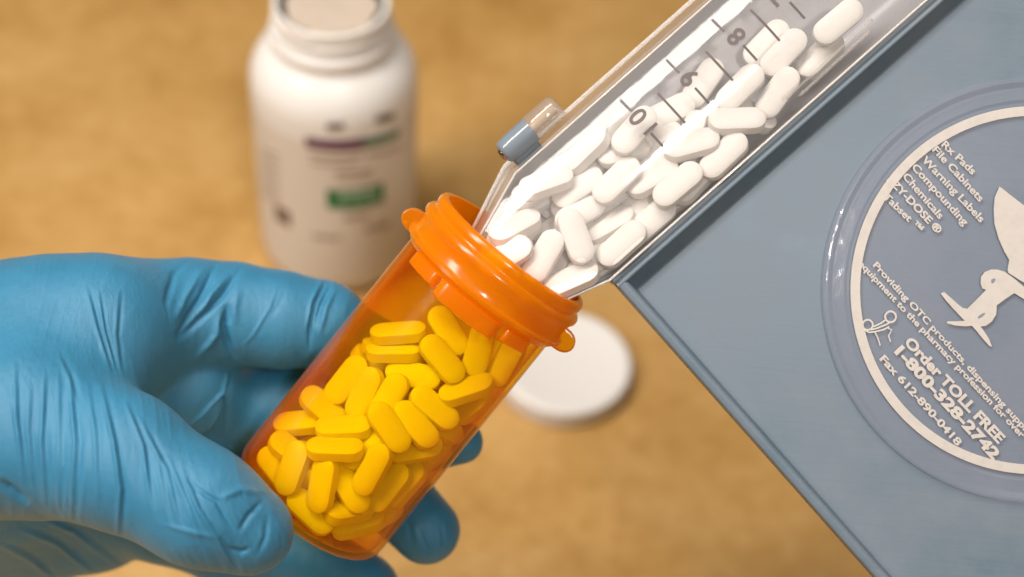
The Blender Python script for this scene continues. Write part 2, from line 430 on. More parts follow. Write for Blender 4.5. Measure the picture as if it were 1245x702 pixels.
# panel
V, Fc = prism(TF, [(.2, .35), (17, .35), (17, 14), (.2, 14)], PN - .25, PN)
link('panel', fixn(mesh('panel', V, Fc, False, origin=TO)), M_TRAY, tray)
def extr(prof, axis, a0, a1, n=2):
    secs = []
    for k in range(n + 1):
        a = a0 + (a1 - a0) * k / n
        secs.append([TF(a, q, z) if axis == 'u' else TF(q, a, z) for q, z in prof])
    return loft(secs)
rim_prof = [(-.02, -1.55), (-.02, -.14), (.0, -.072), (.05, -.048), (.12, -.020), (.18, -.002), (.215, -.012), (.25, -.09), (.52, -.405), (.60, -.43), (.60, -.55), (.12, -.55), (.12, -1.55)]
V, Fc = extr(rim_prof, 'u', 0, 17)
link('rim', auto_smooth(fixn(mesh('rim', V, Fc, origin=TO)), 28), M_TRAY, tray)
rim_prof2 = [(-.01, -.75), (-.01, -.08), (.02, -.03), (.06, -.012), (.17, -.012), (.22, -.04), (.25, -.10), (.30, -.40), (.34, -.432), (.34, -.70), (.08, -.75)]
V, Fc = extr(rim_prof2, 'v', .06, 14)
link('rim', auto_smooth(fixn(mesh('rim', V, Fc, origin=TO)), 28), M_TRAY, tray)
# chute stations: (u, v_left_outer, v_left_inner, v_right)
def station(u):
    if u >= -.05: return -3.68, -3.28, -.03
    t = (-.05 - u) / 1.75
    return -3.68 + .70 * t, -3.28 + .60 * t, -.03 - .55 * t
us = [17, 14, 11, 8, 5, 3, 1.5, .6, -.05, -.5, -1.0, -1.5, -1.8]
ARH, ARR = .10, 3.3
def arch(v, lo, hi):
    c = (lo + hi) / 2; hw = (hi - lo) / 2; rr = ARR
    return math.sqrt(rr * rr - min(hw, abs(v - c)) ** 2) - math.sqrt(rr * rr - hw * hw) + ARH
NB = -1.55
# trough base: U channel
def trough_sec(u, off):
    lo, li, hi = station(u); pts = []
    lo2 = li - .02
    for k in range(17):
        t = k / 16; v = lo2 + (hi - .02 - lo2) * t
        e = min(t, 1 - t) * (hi - lo2); rad = .75
        z = NB + (rad - math.sqrt(max(0, rad * rad - (rad - e) ** 2)) if e < rad else 0)
        pts.append((v, z))
    outp = [(v, z - .14) for v, z in reversed(pts)]
    return [TF(u, v, z) for v, z in pts + outp]
V, Fc = loft([trough_sec(u, 0) for u in us])
link('trough', auto_smooth(fixn(mesh('trough', V, Fc, origin=TO)), 50), M_TROUGH, tray)
# clear cover
def cover_sec(u):
    lo, li, hi = station(u)
    top = []
    for k in range(21):
        v = li + (hi - li) * k / 20; top.append((v, arch(v, li, hi)))
    return [TF(u, v, z) for v, z in top]
V, Fc = loft([cover_sec(u) for u in us], False)
cover = link('chute_cover', fixn(mesh('chute_cover', V, Fc, origin=TO)), M_CLEAR, tray)
def wall_sec(u):
    lo, li, hi = station(u)
    return [TF(u, v, z) for v, z in ((li - .03, ARH - .02), (li, ARH + .02), (li + .035, ARH - .02), (lo + .10, NB - .1), (lo, NB - .1), (lo - .01, NB))]
V, Fc = loft([wall_sec(u) for u in us])
link('cover_wall', auto_smooth(fixn(mesh('cover_wall', V, Fc, origin=TO)), 40), M_CLEARWALL, cover)
def edge_sec(u):
    lo, li, hi = station(u)
    return [TF(u, v, z) for v, z in ((hi - .06, .105), (hi + .005, .11), (hi + .005, -1.4), (hi - .06, -1.4))]
V, Fc = loft([edge_sec(u) for u in us])
link('cover_wall', auto_smooth(fixn(mesh('cover_wall', V, Fc, origin=TO)), 40), M_CLEARWALL, cover)
M_BEAD = clear_plastic('whitened_edge_plastic', (.9, .88, .86), .45, (.9, .87, .84), .1)  # beads added as catch lights, white haze paints the bright cover edges
for which in (0, 1, 2):
    secs = []
    for u in us:
        lo, li, hi = station(u); v, z = ((li, ARH + .025), (lo - .01, NB - .04), (hi - .02, .125))[which]; rb_ = (.028, .03, .03)[which]
        secs.append([TF(u, v + rb_ * math.cos(2 * math.pi * k / 8), z + rb_ * math.sin(2 * math.pi * k / 8)) for k in range(8)])
    V, Fc = loft(secs)
    link('catchlight_bead', fixn(mesh('catchlight_bead', V, Fc, origin=TO)), M_BEAD, cover)
# spout lip under the chute (blue grey)
V, Fc = prism(TF, [(.15, .1), (-.35, -.14), (-1.45, -.46), (-1.45, -.56), (-.3, -.25), (.15, -.1)], -1.55, -.35)
link('spout_lip', fixn(mesh('spout_lip', V, Fc, False, origin=TO)), M_TRAY, tray)
# grip rib of the cover near the rim
for (p0, p1) in (((957, 119), (1060, 24)), ((972, 117), (1058, 38))):
    A = uv(*p0, .2); B = uv(*p1, .2)
    V, Fc = prism(TF, [(A[0], A[1] - .035), (B[0], B[1] - .035), (B[0], B[1] + .035), (A[0], A[1] + .035)], .02, .30)
    me = mesh('grip_rib', V, Fc, False, origin=TO); bevel(me, .02, 1)
    link('grip_rib', me, M_CLEARWALL, cover)
# hinge barrel
def cyl(fr, prof, n=40): V, Fc = lathe(fr, prof, n); return V, Fc
hA, hB = uv(611, 183, -.3), uv(676, 127, -.3)
hv = (hA[1] + hB[1]) / 2 + .06
HF = Frame(TF(hA[0], hv, -.3), TN, TV, TU); HL = hB[0] - hA[0]; HM = HL * .50
V, Fc = cyl(HF, [(.0, -.06), (.2, -.06), (.27, -.02), (.29, .05), (.31, .25), (.31, HM)])
link('hinge_barrel', auto_smooth(fixn(mesh('hinge_barrel', V, Fc, origin=TO)), 50), pbsdf('blue_grey_barrel_plastic', (.20, .24, .28), .13), tray)
V, Fc = cyl(HF, [(.31, HM), (.325, HM + .02), (.325, HL - .1), (.29, HL - .02), (.2, HL + .03), (0, HL + .04)])
link('hinge_knuckle', auto_smooth(fixn(mesh('hinge_knuckle', V, Fc, origin=TO)), 50), M_CLEARWALL, cover)
V, Fc = cyl(HF, [(0, .0), (.13, .0), (.13, HL - .1), (0, HL - .1)], 16)
pin = link('hinge_pin', fixn(mesh('hinge_pin', V, Fc, origin=TO)), pbsdf('tan_pin', (.55, .40, .27), .3), tray)
V, Fc = cyl(HF, [(0, -.12), (.12, -.12), (.15, -.06), (.15, -.04)], 20)
link('hinge_screw', fixn(mesh('hinge_screw', V, Fc, origin=TO)), M_STEEL, tray)

V, Fc = prism(TF, [(hA[0] + HL * .55, hv), (hA[0] + HL * .97, hv), (hA[0] + HL * 1.05, -3.55), (hA[0] + HL * .45, -3.55)], -.62, -.35)
me = mesh('hinge_bracket', V, Fc, False, origin=TO); bevel(me, .04, 2)
link('hinge_bracket', me, M_CLEARWALL, cover)
V, Fc = prism(TF, [(hA[0] + .05, hv), (hA[0] + HM - .05, hv), (hA[0] + HM - .05, -3.3), (hA[0] + .05, -3.3)], -.95, -.45)
me = mesh('hinge_bracket', V, Fc, False, origin=TO); bevel(me, .04, 2)
link('hinge_bracket', me, M_TRAY, tray)
# ticks and numerals on the cover
def tick(p0, p1, wd=.055):
    n0 = .35; A = uv(*p0, n0); B = uv(*p1, n0); u = (A[0] + B[0]) / 2
    lo, li, hi = station(u); secs = []
    for k in range(5):
        v = A[1] + (B[1] - A[1]) * k / 4; z = arch(v, li, hi)
        secs.append([TF(u - wd / 2, v, z + .003), TF(u + wd / 2, v, z + .003), TF(u + wd / 2, v, z + .016), TF(u - wd / 2, v, z + .016)])
    V, Fc = loft(secs)
    link('tick_mark', mesh('tick_mark', V, Fc, False, origin=TO), M_MARK, cover)
for t in (((754, 121), (768, 136)), ((810, 73), (826, 89)), ((865, 24), (881, 38)), ((799, 114), (832, 151)), ((857, 64), (890, 99)), ((911, 13), (947, 51)), ((790, 163), (806, 180)), ((844, 108), (861, 128)), ((902, 57), (919, 75)), ((959, 4), (976, 25))):
    tick(*t)
def text_mesh(s, size, bold=0.0, spacing=1.0, depth=.006):
    c = bpy.data.curves.new('t', 'FONT'); c.body = s; c.size = size * U; c.offset = bold * U; c.space_character = spacing
    c.extrude = depth * U; c.resolution_u = 4
    o = bpy.data.objects.new('t', c); COL.objects.link(o)
    bpy.context.view_layer.update()
    me = bpy.data.meshes.new_from_object(o.evaluated_get(bpy.context.evaluated_depsgraph_get()))
    bpy.data.objects.remove(o); bpy.data.curves.remove(c)
    return me
def place_text(name, s, size, p, ex, ey, mat, parent, bold=0.0, width=None, center=False, depth=.006):
    """p world cm of the baseline start, ex/ey reading and up directions"""
    me = text_mesh(s, size, bold, depth=depth)
    xs = [v.co.x for v in me.vertices]; ys = [v.co.y for v in me.vertices]
    sx = 1.0 if width is None else width * U / (max(xs) - min(xs))
    x0 = min(xs) if not center else (min(xs) + max(xs)) / 2; y0 = 0 if not center else (min(ys) + max(ys)) / 2
    ez = ex.cross(ey); og = Vector(TO)
    for v in me.vertices:
        a, b, c = (v.co.x - x0) * sx, v.co.y - y0, v.co.z
        q = p * U + ex * a + ey * b + ez * c
        v.co = q - og * U
    me.update()
    return link(name, me, mat, parent)
for s, px, py, sz in (('0', 775, 143, .60), ('1', 790, 158, .52), ('9', 837, 96, .60), ('8', 894, 46, .60), ('7', 947, -3, .60)):
    n0 = .36; a, b = uv(px, py, n0); lo, li, hi = station(a); z = arch(b, li, hi)
    c = (li + hi) / 2; sn = (b - c) / ARR; cs = math.sqrt(1 - sn * sn)
    ex = -(TV * cs - TN * sn); ey = -TU
    place_text('numeral', s, sz, TF(a, b, z + .03), ex, ey, M_MARK, cover, bold=.012, center=True)

# ------------------------------------------------------------------ clear printed disc
PZ = PN
du, dv = uv(1256, 353, PZ)
DF = Frame(TF(du, dv, 0), TU, TV, TN)
sc = (DT - PZ) / F
rO, rRing = 257.5 * sc, 222 * sc
V, Fc = lathe(DF, [(rO, PZ + .003), (rO, PZ + .16), (rO - .05, PZ + .22), (rO - .10, PZ + .22), (rO - .22, PZ + .12), (rO - .50, PZ + .12), (rRing + .14, PZ + .10), (rRing + .10, PZ + .08), (.02, PZ + .08)], 160)
disc = link('disc', auto_smooth(fixn(mesh('disc', V, Fc, origin=TO)), 25), M_DISC, tray)
V, Fc = lathe(DF, [(rRing + .02, PZ + .09), (rRing + .02, PZ + .097), (rRing - .20, PZ + .097), (rRing - .20, PZ + .09)], 160)
link('white_ring', auto_smooth(fixn(mesh('white_ring', V, Fc, origin=TO)), 25), M_PRINT, disc)
TZ = PZ + .09
def tray_text(s, p0, p1, size, bold):
    A = uv(*p0, TZ); B = uv(*p1, TZ)
    d = TV * (B[1] - A[1]) + TU * (B[0] - A[0]); wd = d.length; ex = d.normalized(); ey = TN.cross(ex)
    place_text('printed_line', s, size, TF(A[0], A[1], TZ), ex, ey, M_PRINT, disc, bold, wd, depth=.002)
PXC = sc
tray_text('Order TOLL FREE', (1099, 417), (1214, 540), .33, .014)
tray_text('1-800-328-2742', (1087, 428), (1208, 560), .34, .017)
tray_text('Fax 612-890-0418', (1069, 437), (1164, 543), .235, .008)
tray_text('Providing OTC products, dispensing supplies and', (1061, 323), (1275, 557), .20, .006)
tray_text('equipment to the pharmacy profession for over 40 years', (1043, 321), (1279, 573), .20, .006)
tray_text('Rx Pads', (1144, 177), (1182, 213), .235, .006)
tray_text('File Cabinets', (1133, 183), (1191, 246), .235, .006)
tray_text('Warning Labels', (1120, 195), (1192, 271), .235, .006)
tray_text('Compounding', (1108, 204), (1172, 275), .235, .006)
tray_text('Chemicals', (1097, 215), (1142, 267), .235, .006)
tray_text('EZY-DOSE ®', (1078, 219), (1140, 285), .235, .008)
tray_text('Tabset ™', (1073, 240), (1118, 283), .225, .006)
# white emblem
def emblem(name, pts, z=TZ, hole=None):
    poly = [uv(x, y, z) for x, y in pts]
    bm = bmesh.new()
    vs = [bm.verts.new(tuple((TF(a, b, z + .005) - TO) * U)) for a, b in poly]
    f = bm.faces.new(vs)
    f.normal_update()
    if f.normal.dot(TN) < 0: f.normal_flip()
    r = bmesh.ops.extrude_face_region(bm, geom=[f])
    for g in r['geom']:
        if isinstance(g, bmesh.types.BMVert): g.co -= Vector(TN) * .004 * U
    bmesh.ops.triangulate(bm, faces=bm.faces[:])
    bmesh.ops.recalc_face_normals(bm, faces=bm.faces)
    me = bpy.data.meshes.new(name); bm.to_mesh(me); bm.free()
    return link(name, me, M_PRINT, disc)
z6 = lambda pts: [(1020 + x / 5.4, 290 + y / 5.4) for x, y in pts]
emblem('emblem', [(1215, 227), (1218, 229), (1228, 237), (1245, 250), (1262, 268), (1276, 292), (1284, 320), (1286, 348), (1270, 352), (1255, 350), (1240, 341), (1226, 332), (1225, 328), (1227, 316), (1221, 306), (1214, 290), (1209, 272), (1208, 254), (1209.5, 240)])
body6 = [(1285, 365)] + z6([(1330, 395), (1215, 318), (1140, 256), (1085, 218), (1040, 205), (995, 205), (955, 222), (932, 255), (930, 295), (940, 328), (965, 338), (920, 385), (880, 425), (842, 462), (815, 458), (790, 440), (740, 395), (690, 352), (668, 362), (700, 405), (750, 462), (800, 515), (826, 542), (770, 545), (712, 545), (706, 556), (760, 572), (830, 578), (872, 574), (905, 610), (945, 660), (985, 705), (1005, 712), (985, 660), (950, 605), (930, 580), (965, 574), (1005, 545), (1032, 500), (1036, 440), (1090, 400), (1150, 360), (1215, 400), (1330, 470)]) + [(1290, 380)]
emblem('emblem', body6)
M_HOLE = pbsdf('blue_grey_hole', (.17, .19, .26), .4)
o = emblem('emblem_eye', z6([(1000, 272), (1018, 262), (1028, 270), (1015, 290), (1000, 292)]), TZ + .012); o.data.materials[0] = M_HOLE
o = emblem('emblem_eye', z6([(910, 518), (930, 500), (955, 488), (958, 496), (938, 515), (915, 526)]), TZ + .012); o.data.materials[0] = M_HOLE
def stroke_ring(c, r, wd, n=20):
    V, Fc = [], []
    for k in range(n):
        a = 2 * math.pi * k / n
        for rr in (r - wd, r + wd):
            q = uv(c[0] + rr * math.cos(a), c[1] + rr * math.sin(a), TZ); V.append(TF(q[0], q[1], TZ + .01))
    for k in range(n): j = (k + 1) % n; Fc.append((2 * k, 2 * j, 2 * j + 1, 2 * k + 1))
    return V, Fc
def stroke(pts, wd):
    V, Fc = [], []
    for i, (x, y) in enumerate(pts):
        a = pts[max(0, i - 1)]; b = pts[min(len(pts) - 1, i + 1)]; dx, dy = b[0] - a[0], b[1] - a[1]; L = math.hypot(dx, dy)
        for s in (-1, 1):
            q = uv(x - dy / L * wd * s, y + dx / L * wd * s, TZ); V.append(TF(q[0], q[1], TZ + .01 + .002 * (s + 1)))
    for i in range(len(pts) - 1): Fc.append((2 * i, 2 * i + 2, 2 * i + 3, 2 * i + 1))
    return V, Fc
parts = [stroke_ring(z6([(188, 568)])[0], 6.2, 1.1), stroke_ring(z6([(338, 515)])[0], 6.6, 1.2)]
for pts in ([(210, 600), (250, 590), (300, 570), (330, 555)], [(160, 600), (200, 618), (240, 612), (290, 600), (330, 580)], [(235, 615), (255, 655), (270, 705)], [(320, 590), (345, 600), (325, 640), (338, 680)], [(225, 580), (270, 560), (305, 535)]):
    parts.append(stroke(z6(pts), .9))
V, Fc = join(parts)
link('small_emblem', mesh('small_emblem', V, Fc, False, origin=TO), M_PRINT, disc)

# ------------------------------------------------------------------ tablets
PLn, PW, PT = 1.31, .585, .385
def tablet_mesh():
    hl = (PLn - PW) / 2; n = 9
    def outline(ins):
        r = PW / 2 - ins; pts = []
        for k in range(n + 1): a = -math.pi / 2 + math.pi * k / n; pts.append((hl + r * math.cos(a), r * math.sin(a)))
        for k in range(n + 1): a = math.pi / 2 + math.pi * k / n; pts.append((-hl + r * math.cos(a), r * math.sin(a)))
        return pts
    hb = .122
    lev = []
    dome = [(.0, hb), (.03, hb + .022), (.09, hb + .046), (.17, hb + .062), (.24, hb + .068)]
    for ins, z in reversed(dome): lev.append((ins, -z))
    lev.append((-.006, 0.0))
    for ins, z in dome: lev.append((ins, z))
    V, Fc = [], []
    for ins, z in lev: V += [(x, y, z) for x, y in outline(ins)]
    m = 2 * (n + 1)
    for k in range(len(lev) - 1):
        for i in range(m): j = (i + 1) % m; Fc.append((k * m + i, k * m + j, (k + 1) * m + j, (k + 1) * m + i))
    Fc.append(tuple(range(m))[::-1]); Fc.append(tuple(range((len(lev) - 1) * m, len(lev) * m)))
    return auto_smooth(fixn(mesh('tablet', V, Fc)), 24)
TAB = tablet_mesh(); TAB.materials.append(M_PILL)
def pose(ang, tilt, roll):
    """columns: long, width, face axes; angles in degrees; tilt lifts the right end to the camera; roll>0 turns the face up in the image"""
    a, t, r = map(math.radians, (ang, tilt, roll))
    X = camdir(math.cos(a) * math.cos(t), math.sin(a) * math.cos(t), math.sin(t))
    Z = camdir(0, 0, 1); Z = (Z - X * Z.dot(X)).normalized(); Y = Z.cross(X)
    upd = 1 if Y.dot(up) > 0 else -1
    Zr = Z * math.cos(r) + Y * (math.sin(r) * upd)
    return X, Zr.cross(X), Zr
SPH = [(x * .215, y * .09) for x in (-2, -1, 0, 1, 2) for y in (-1, 1)]
SR = .182
def relax(pills, constrain, iters=220, fixed_w=None):
    n = len(pills); C = np.array([list(p['c']) for p in pills]); W = np.array([p['w'] for p in pills])
    off = np.array([[list(p['R'][0] * x + p['R'][1] * y) for x, y in SPH] for p in pills])
    home = C.copy()
    idx = np.repeat(np.arange(n), len(SPH))
    for it in range(iters):
        X = (C[:, None, :] + off).reshape(-1, 3)
        D = X[:, None, :] - X[None, :, :]; d2 = (D ** 2).sum(-1) ** .5 + 1e-6
        pen = np.clip(2 * SR - d2, 0, None); pen[idx[:, None] == idx[None, :]] = 0
        push = (D / d2[..., None] * pen[..., None])
        a, b = np.nonzero(pen > 0)
        mv = np.zeros_like(C); cnt = np.zeros(n)
        np.add.at(mv, idx[a], push[a, b]); np.add.at(cnt, idx[a], 1)
        C += mv / np.maximum(cnt, 1)[:, None] * .45 * W[:, None]
        for k in range(3): C += constrain(C, off) * .8
        if it < iters * .6: C += (home - C) * .03 * W[:, None] ** -1 * .5
    return C
# --- vial: (zoom x, zoom y, angle, tilt, roll, label)
z2 = lambda x, y: (280 + x / 2.064, 360 + y / 2.064)
VP = [
 (421, 116, 4, 0, 58, 'tablet lying level at the top left of the heap in the vial, thick edge showing'),
 (412, 150, 0, 0, 60, 'tablet edge peeking out directly beneath the level tablet at the top left of the heap'),
 (455, 197, -10, 5, 14, 'large face-on tablet just below the level top one in the vial'),
 (288, 216, 52, 0, 12, 'slanting face-on tablet highest at the left side of the heap in the vial'),
 (337, 245, 66, 5, 20, 'steep face-on tablet leaning against the leftmost high slanting tablet in the vial'),
 (537, 98, -58, 12, 15, 'tablet with its round end uppermost at the very top of the vial heap'),
 (540, 175, -50, 0, 20, 'tablet partly covered below the topmost round-ended tablet in the vial'),
 (622, 150, 75, 0, 5, 'dim tablet standing upright behind the lower edge of the orange collar'),
 (688, 170, 62, 0, 20, 'dim tablet nearest the right wall under the orange collar'),
 (585, 245, 18, 0, 48, 'long edge-on tablet rising to the right in the upper right of the vial'),
 (512, 272, -40, 0, 30, 'tablet half hidden under the left end of the long edge-on tablet'),
 (622, 290, 40, 35, 35, 'short-looking tablet against the right vial wall, upper of the pair there'),
 (553, 338, -28, -42, 40, 'tablet seen end-on against the right wall of the vial'),
 (458, 305, -47, 8, 26, 'big tablet slanting down to the right at the middle right of the vial heap'),
 (390, 335, -55, 0, 20, 'bright tablet in the centre of the vial heap, half covered on its right'),
 (168, 332, 6, 12, 48, 'tablet lying level at the far left of the heap, pointed end to the left'),
 (290, 337, 2, 0, 50, 'level tablet with a thick lower edge, second from the left in its row'),
 (240, 280, -42, 0, 32, 'tablet tucked beneath the left high slanting tablet'),
 (112, 424, -52, 0, 20, 'leftmost tablet, leaning on the left wall near the bottom of the vial'),
 (145, 388, -38, 0, 40, 'small visible bit of a tablet behind the leftmost leaning tablet'),
 (180, 447, 70, 4, 22, 'upright face-on tablet with a thick lower rim, lower left of the heap'),
 (272, 398, -2, 0, 55, 'level edge-on tablet above the three lower steep tablets'),
 (345, 437, 62, 6, 22, 'big steep face-on tablet in the lower middle of the vial'),
 (236, 490, 80, 0, 25, 'narrow steep tablet between the upright one and the lower middle one'),
 (298, 490, -56, 8, 24, 'tablet slanting down right under the big steep lower middle one'),
 (471, 396, 9, 0, 30, 'face-on tablet lying nearly level at the lower right of the vial'),
 (190, 562, -42, 6, 24, 'lowest left tablet, slanting along the bottom corner of the vial'),
 (282, 562, 6, -40, 50, 'short tablet seen end-on just above the bottom of the vial'),
 (312, 607, 14, 0, 50, 'lowest tablet, lying level on the bottom of the vial'),
 (397, 505, 52, 0, 25, 'orange-shaded tablet leaning at the lower right wall of the vial'),
 (430, 470, 48, 0, 35, 'tablet behind the orange-shaded one at the lower right'),
 (375, 560, 30, 0, 45, 'dark orange tablet at the bottom right of the vial'),
 (410, 255, 60, 0, 10, 'bright tablet wedged upright between two face-on tablets in the upper middle'),
 (345, 380, 40, 0, 30, 'tablet mostly covered in the middle of the heap, above the big steep one'),
]
VGRP = 'tablets in the orange vial'
pills = []
for (x, y, an, ti, ro, lb) in VP:
    px, py = z2(x, y)
    t = max(0.0, min(1.0, (600 - py) / 225)); dd = 33.0 + .9 + .95 * t ** 1.3 * 1.9
    # depth measured from the front wall along the ray
    p = P(px, py, dd)
    a, b, c = VF.inv(p)
    lat = math.sqrt(max(.05, (RI - .33) ** 2 - min(abs(b), RI - .4) ** 2))
    target_a = lat * (1 - 1.15 * t ** 1.2)
    d_ = ray(px, py); p = p + d_ * ((a - target_a) / -d_.dot(VF.x) if abs(d_.dot(VF.x)) > 1e-6 else 0)
    pills.append(dict(c=p, R=pose(an, ti, ro), w=.35, label=lb))
rng = random.Random(3)
tries = 0
nf = len(pills)
gdown = Vector((0, 0, -1))
while len(pills) < nf + 34 and tries < 5000:
    tries += 1
    h = rng.uniform(3.0, VL - .5); an = rng.uniform(0, 2 * math.pi); rr = 1.45 * math.sqrt(rng.random())
    p = VF(rr * math.cos(an), rr * math.sin(an), h)
    pd = (p - CAM).dot(fwd); q = p - CAM; px = CX + F * q.dot(right) / pd; py = CY - F * q.dot(up) / pd
    t = max(0.0, min(1.0, (600 - py) / 225)); a, b, c = VF.inv(p)
    lat = math.sqrt(max(.05, (RI - .3) ** 2 - min(abs(b), RI - .4) ** 2))
    if a > lat * (1 - 1.15 * t ** 1.2) - .5 or py < 425: continue
    pills.append(dict(c=p, R=pose(rng.uniform(-90, 90), rng.uniform(-40, 40), rng.uniform(0, 80)), w=1.0, label='tablet buried deep in the heap inside the orange vial, mostly hidden by others'))
O3, X3, Y3, Z3 = (np.array(list(q)) for q in (VF.o, VF.x, VF.y, VF.z))
def con_vial(C, off):
    X = C[:, None, :] + off - O3; ax, ay, az = X @ X3, X @ Y3, X @ Z3
    r = np.sqrt(ax ** 2 + ay ** 2) + 1e-6; ex = np.clip(r - (RI - .02 - SR), 0, None)
    rad = -(ax / r * ex)[..., None] * X3 - (ay / r * ex)[..., None] * Y3
    fl = -np.clip(az - (VL - .22 - SR), 0, None)[..., None] * Z3
    i1 = ex.argmax(1); i2 = np.abs(fl).sum(-1).argmax(1); k = np.arange(len(C))
    return rad[k, i1] + fl[k, i2]
Cv = relax(pills, con_vial)
def put_pill(name, c, R, label, cat, group):
    o = bpy.data.objects.new(name, TAB); COL.objects.link(o)
    m = Matrix((R[0], R[1], R[2])).transposed().to_4x4(); m.translation = Vector(c) * U
    o.matrix_world = m
    return tag(o, label, cat, group)
for p, c in zip(pills, Cv): put_pill('tablet', c, p['R'], p['label'], 'pill', VGRP)
# --- chute
z4 = lambda x, y: (700 + x / 2.764, y / 2.764)
z3 = lambda x, y: (560 + x / 1.847, y / 1.847)
WP = [
 (z4(880, 76), 40, 0, 5, -.30, 'uppermost white tablet in the clear chute, lying alone'),
 (z4(822, 190), 44, 0, 25, -.75, 'white tablet just behind the grip ribs of the chute cover'),
 (z4(712, 190), 47, 0, 10, -.45, 'white tablet touching the lower end of the uppermost one'),
 (z4(640, 148), 46, 0, 8, -1.1, 'white tablet lying under the numeral 8 and the long tick beside it'),
 (z4(668, 322), 55, 10, 12, -.45, 'plump white tablet beside the lower end of the grip ribs'),
 (z4(556, 302), 45, 6, 15, -.35, 'long white tablet in the middle of the chute, level with the numeral 8'),
 (z4(412, 312), 55, 0, 10, -.95, 'white tablet lying under the numeral 9'),
 (z4(528, 445), 2, 0, 30, -.25, 'white tablet lying crosswise on top, pointing at the rim'),
 (z4(608, 388), -30, 0, 40, -.55, 'white tablet tucked behind the crosswise one'),
 (z4(335, 440), 26, 0, 15, -.85, 'white tablet under the tick between the numerals 10 and 9'),
 (z4(385, 500), 15, 0, 30, -.6, 'white tablet beneath the crosswise one, nearer the spout'),
 (z4(478, 540), 44, 0, 20, -.35, 'white tablet hugging the tray rim, upper of two in line'),
 (z4(350, 640), 40, 0, 20, -.35, 'white tablet hugging the tray rim, lower of two in line'),
 (z4(180, 535), 18, 0, 25, -.7, 'white tablet half hidden below the one under the numeral 10, pointing at the rim'),
 (z4(160, 630), 44, 0, 18, -.4, 'white tablet near the middle of the chute below the numeral 10'),
 (z4(35, 610), 27, 0, 20, -.8, 'white tablet below the broad shine, left of the middle of the chute'),
 (z4(255, 610), 30, 0, 30, -.55, 'white tablet between the middle one and the rim'),
 (z3(165, 478), 31, 0, 25, -.75, 'partly hidden white tablet close to the clear side wall at the spout corner'),
 (z3(265, 430), 34, 0, 20, -.75, 'white tablet second from the clear side wall at the start of the spout'),
 (z3(125, 540), 10, -35, 20, -.8, 'white tablet end peeking from behind the one by the left spout lip'),
 (z3(185, 580), 60, 0, 15, -.5, 'white tablet in the spout just above the vial mouth'),
 (z3(250, 540), -70, 8, 8, -.15, 'white tablet standing crosswise on top in the spout'),
 (z3(365, 548), 42, 0, 20, -.45, 'white tablet along the rim where the chute narrows'),
 (z3(252, 640), 24, 0, 35, -.4, 'lowest white tablet, about to slide out of the spout'),
 (z3(338, 492), 30, 0, 40, -.7, 'shaded white tablet behind the one along the rim'),
 (z3(200, 640), -50, 0, 20, -.6, 'white tablet sliding over the orange lip into the vial'),
 (z3(330, 590), 40, 0, 20, -.8, 'white tablet under the crosswise one in the spout'),
 (z3(430, 490), 41, 0, 15, -.55, 'white tablet on the rim side, third up from the spout'),
 (z3(345, 390), 40, 0, 15, -.9, 'white tablet below the numeral 10 half hidden under the shine'),
 (z3(390, 440), 46, 0, 15, -.6, 'white tablet in mid chute leading to the crosswise one'),
]
WGRP = 'white tablets in the clear chute'
wp = []
for (q, an, ti, ro, n, lb) in WP: wp.append(dict(c=P(q[0], q[1], DT - n), R=pose(an, ti, ro), w=.35, label=lb))
nw = len(wp); tries = 0
while len(wp) < nw + 58 and tries < 4000:
    tries += 1
    u = rng.uniform(-1.6, 4.2) if rng.random() < .6 else rng.uniform(-1.6, 1.6); v = rng.uniform(-2.7, -.5); n = rng.uniform(-1.3, -.7)
    if v < -2.75 + u * .36: continue
    wp.append(dict(c=TF(u, v, n), R=pose(rng.uniform(20, 70), rng.uniform(-20, 20), rng.uniform(0, 50)), w=1.0, label='white tablet deep in the pile in the clear chute, almost wholly covered'))
OT, UT, VTn, NT = (np.array(list(q)) for q in (TF.o, TF.x, TF.y, TF.z))
def con_chute(C, off):
    X = C[:, None, :] + off - OT; a, b, c = X @ UT, X @ VTn, X @ NT
    t = np.clip((-.05 - a) / 1.75, 0, 1.3)
    lo = -3.22 + .6 * t + SR + .1; hi = -.15 - .55 * t - SR; top = .12 - SR + np.clip(.38 - .13 * (b + 1.65) ** 2, 0, None) * .9; bot = NB + SR + .03
    mv = (np.clip(lo - b, 0, None) - np.clip(b - hi, 0, None))[..., None] * VTn + (np.clip(bot - c, 0, None) - np.clip(c - top, 0, None))[..., None] * NT
    mv += np.clip(-1.9 - a, 0, None)[..., None] * UT
    k = np.arange(len(C)); i = np.abs(mv).sum(-1).argmax(1); return mv[k, i]
Cw = relax(wp, con_chute)
SEEN = {32: 'white tablet showing one corner beside the lowest tablet of the spout', 33: 'white tablet alongside the clear side wall where the chute begins to narrow',
 34: 'white tablet nearest the left lip of the spout', 35: 'partly covered white tablet below the tick under the numeral 9', 36: 'partly covered white tablet between the two ticks below the numeral 10',
 37: 'half covered white tablet in the middle of the spout pile, left of the shaded one', 43: 'white tablet lying on top right under the numeral 10', 53: 'white tablet edge between the two tablets hugging the tray rim',
 54: 'white tablet half hidden below the foot of the numeral 10', 61: 'white tablet sinking behind the near orange lip of the vial', 64: 'white tablet edge just above the one under the numeral 10',
 65: 'white tablet partly hidden in the upper left corner of the spout', 73: 'white tablet half behind the orange lip at the left of the vial mouth',
 78: 'white tablet along the clear side wall, beneath the broad shine', 87: 'white tablet at the left of the vial mouth, its end at the orange rim'}
for k, lb in SEEN.items():
    if k < len(wp): wp[k]['label'] = lb
if len(pills) > 37: pills[37]['label'] = 'tablet half showing against the right vial wall, below the end-on one'
for p, c in zip(wp, Cw): put_pill('tablet', c, p['R'], p['label'], 'pill', WGRP)

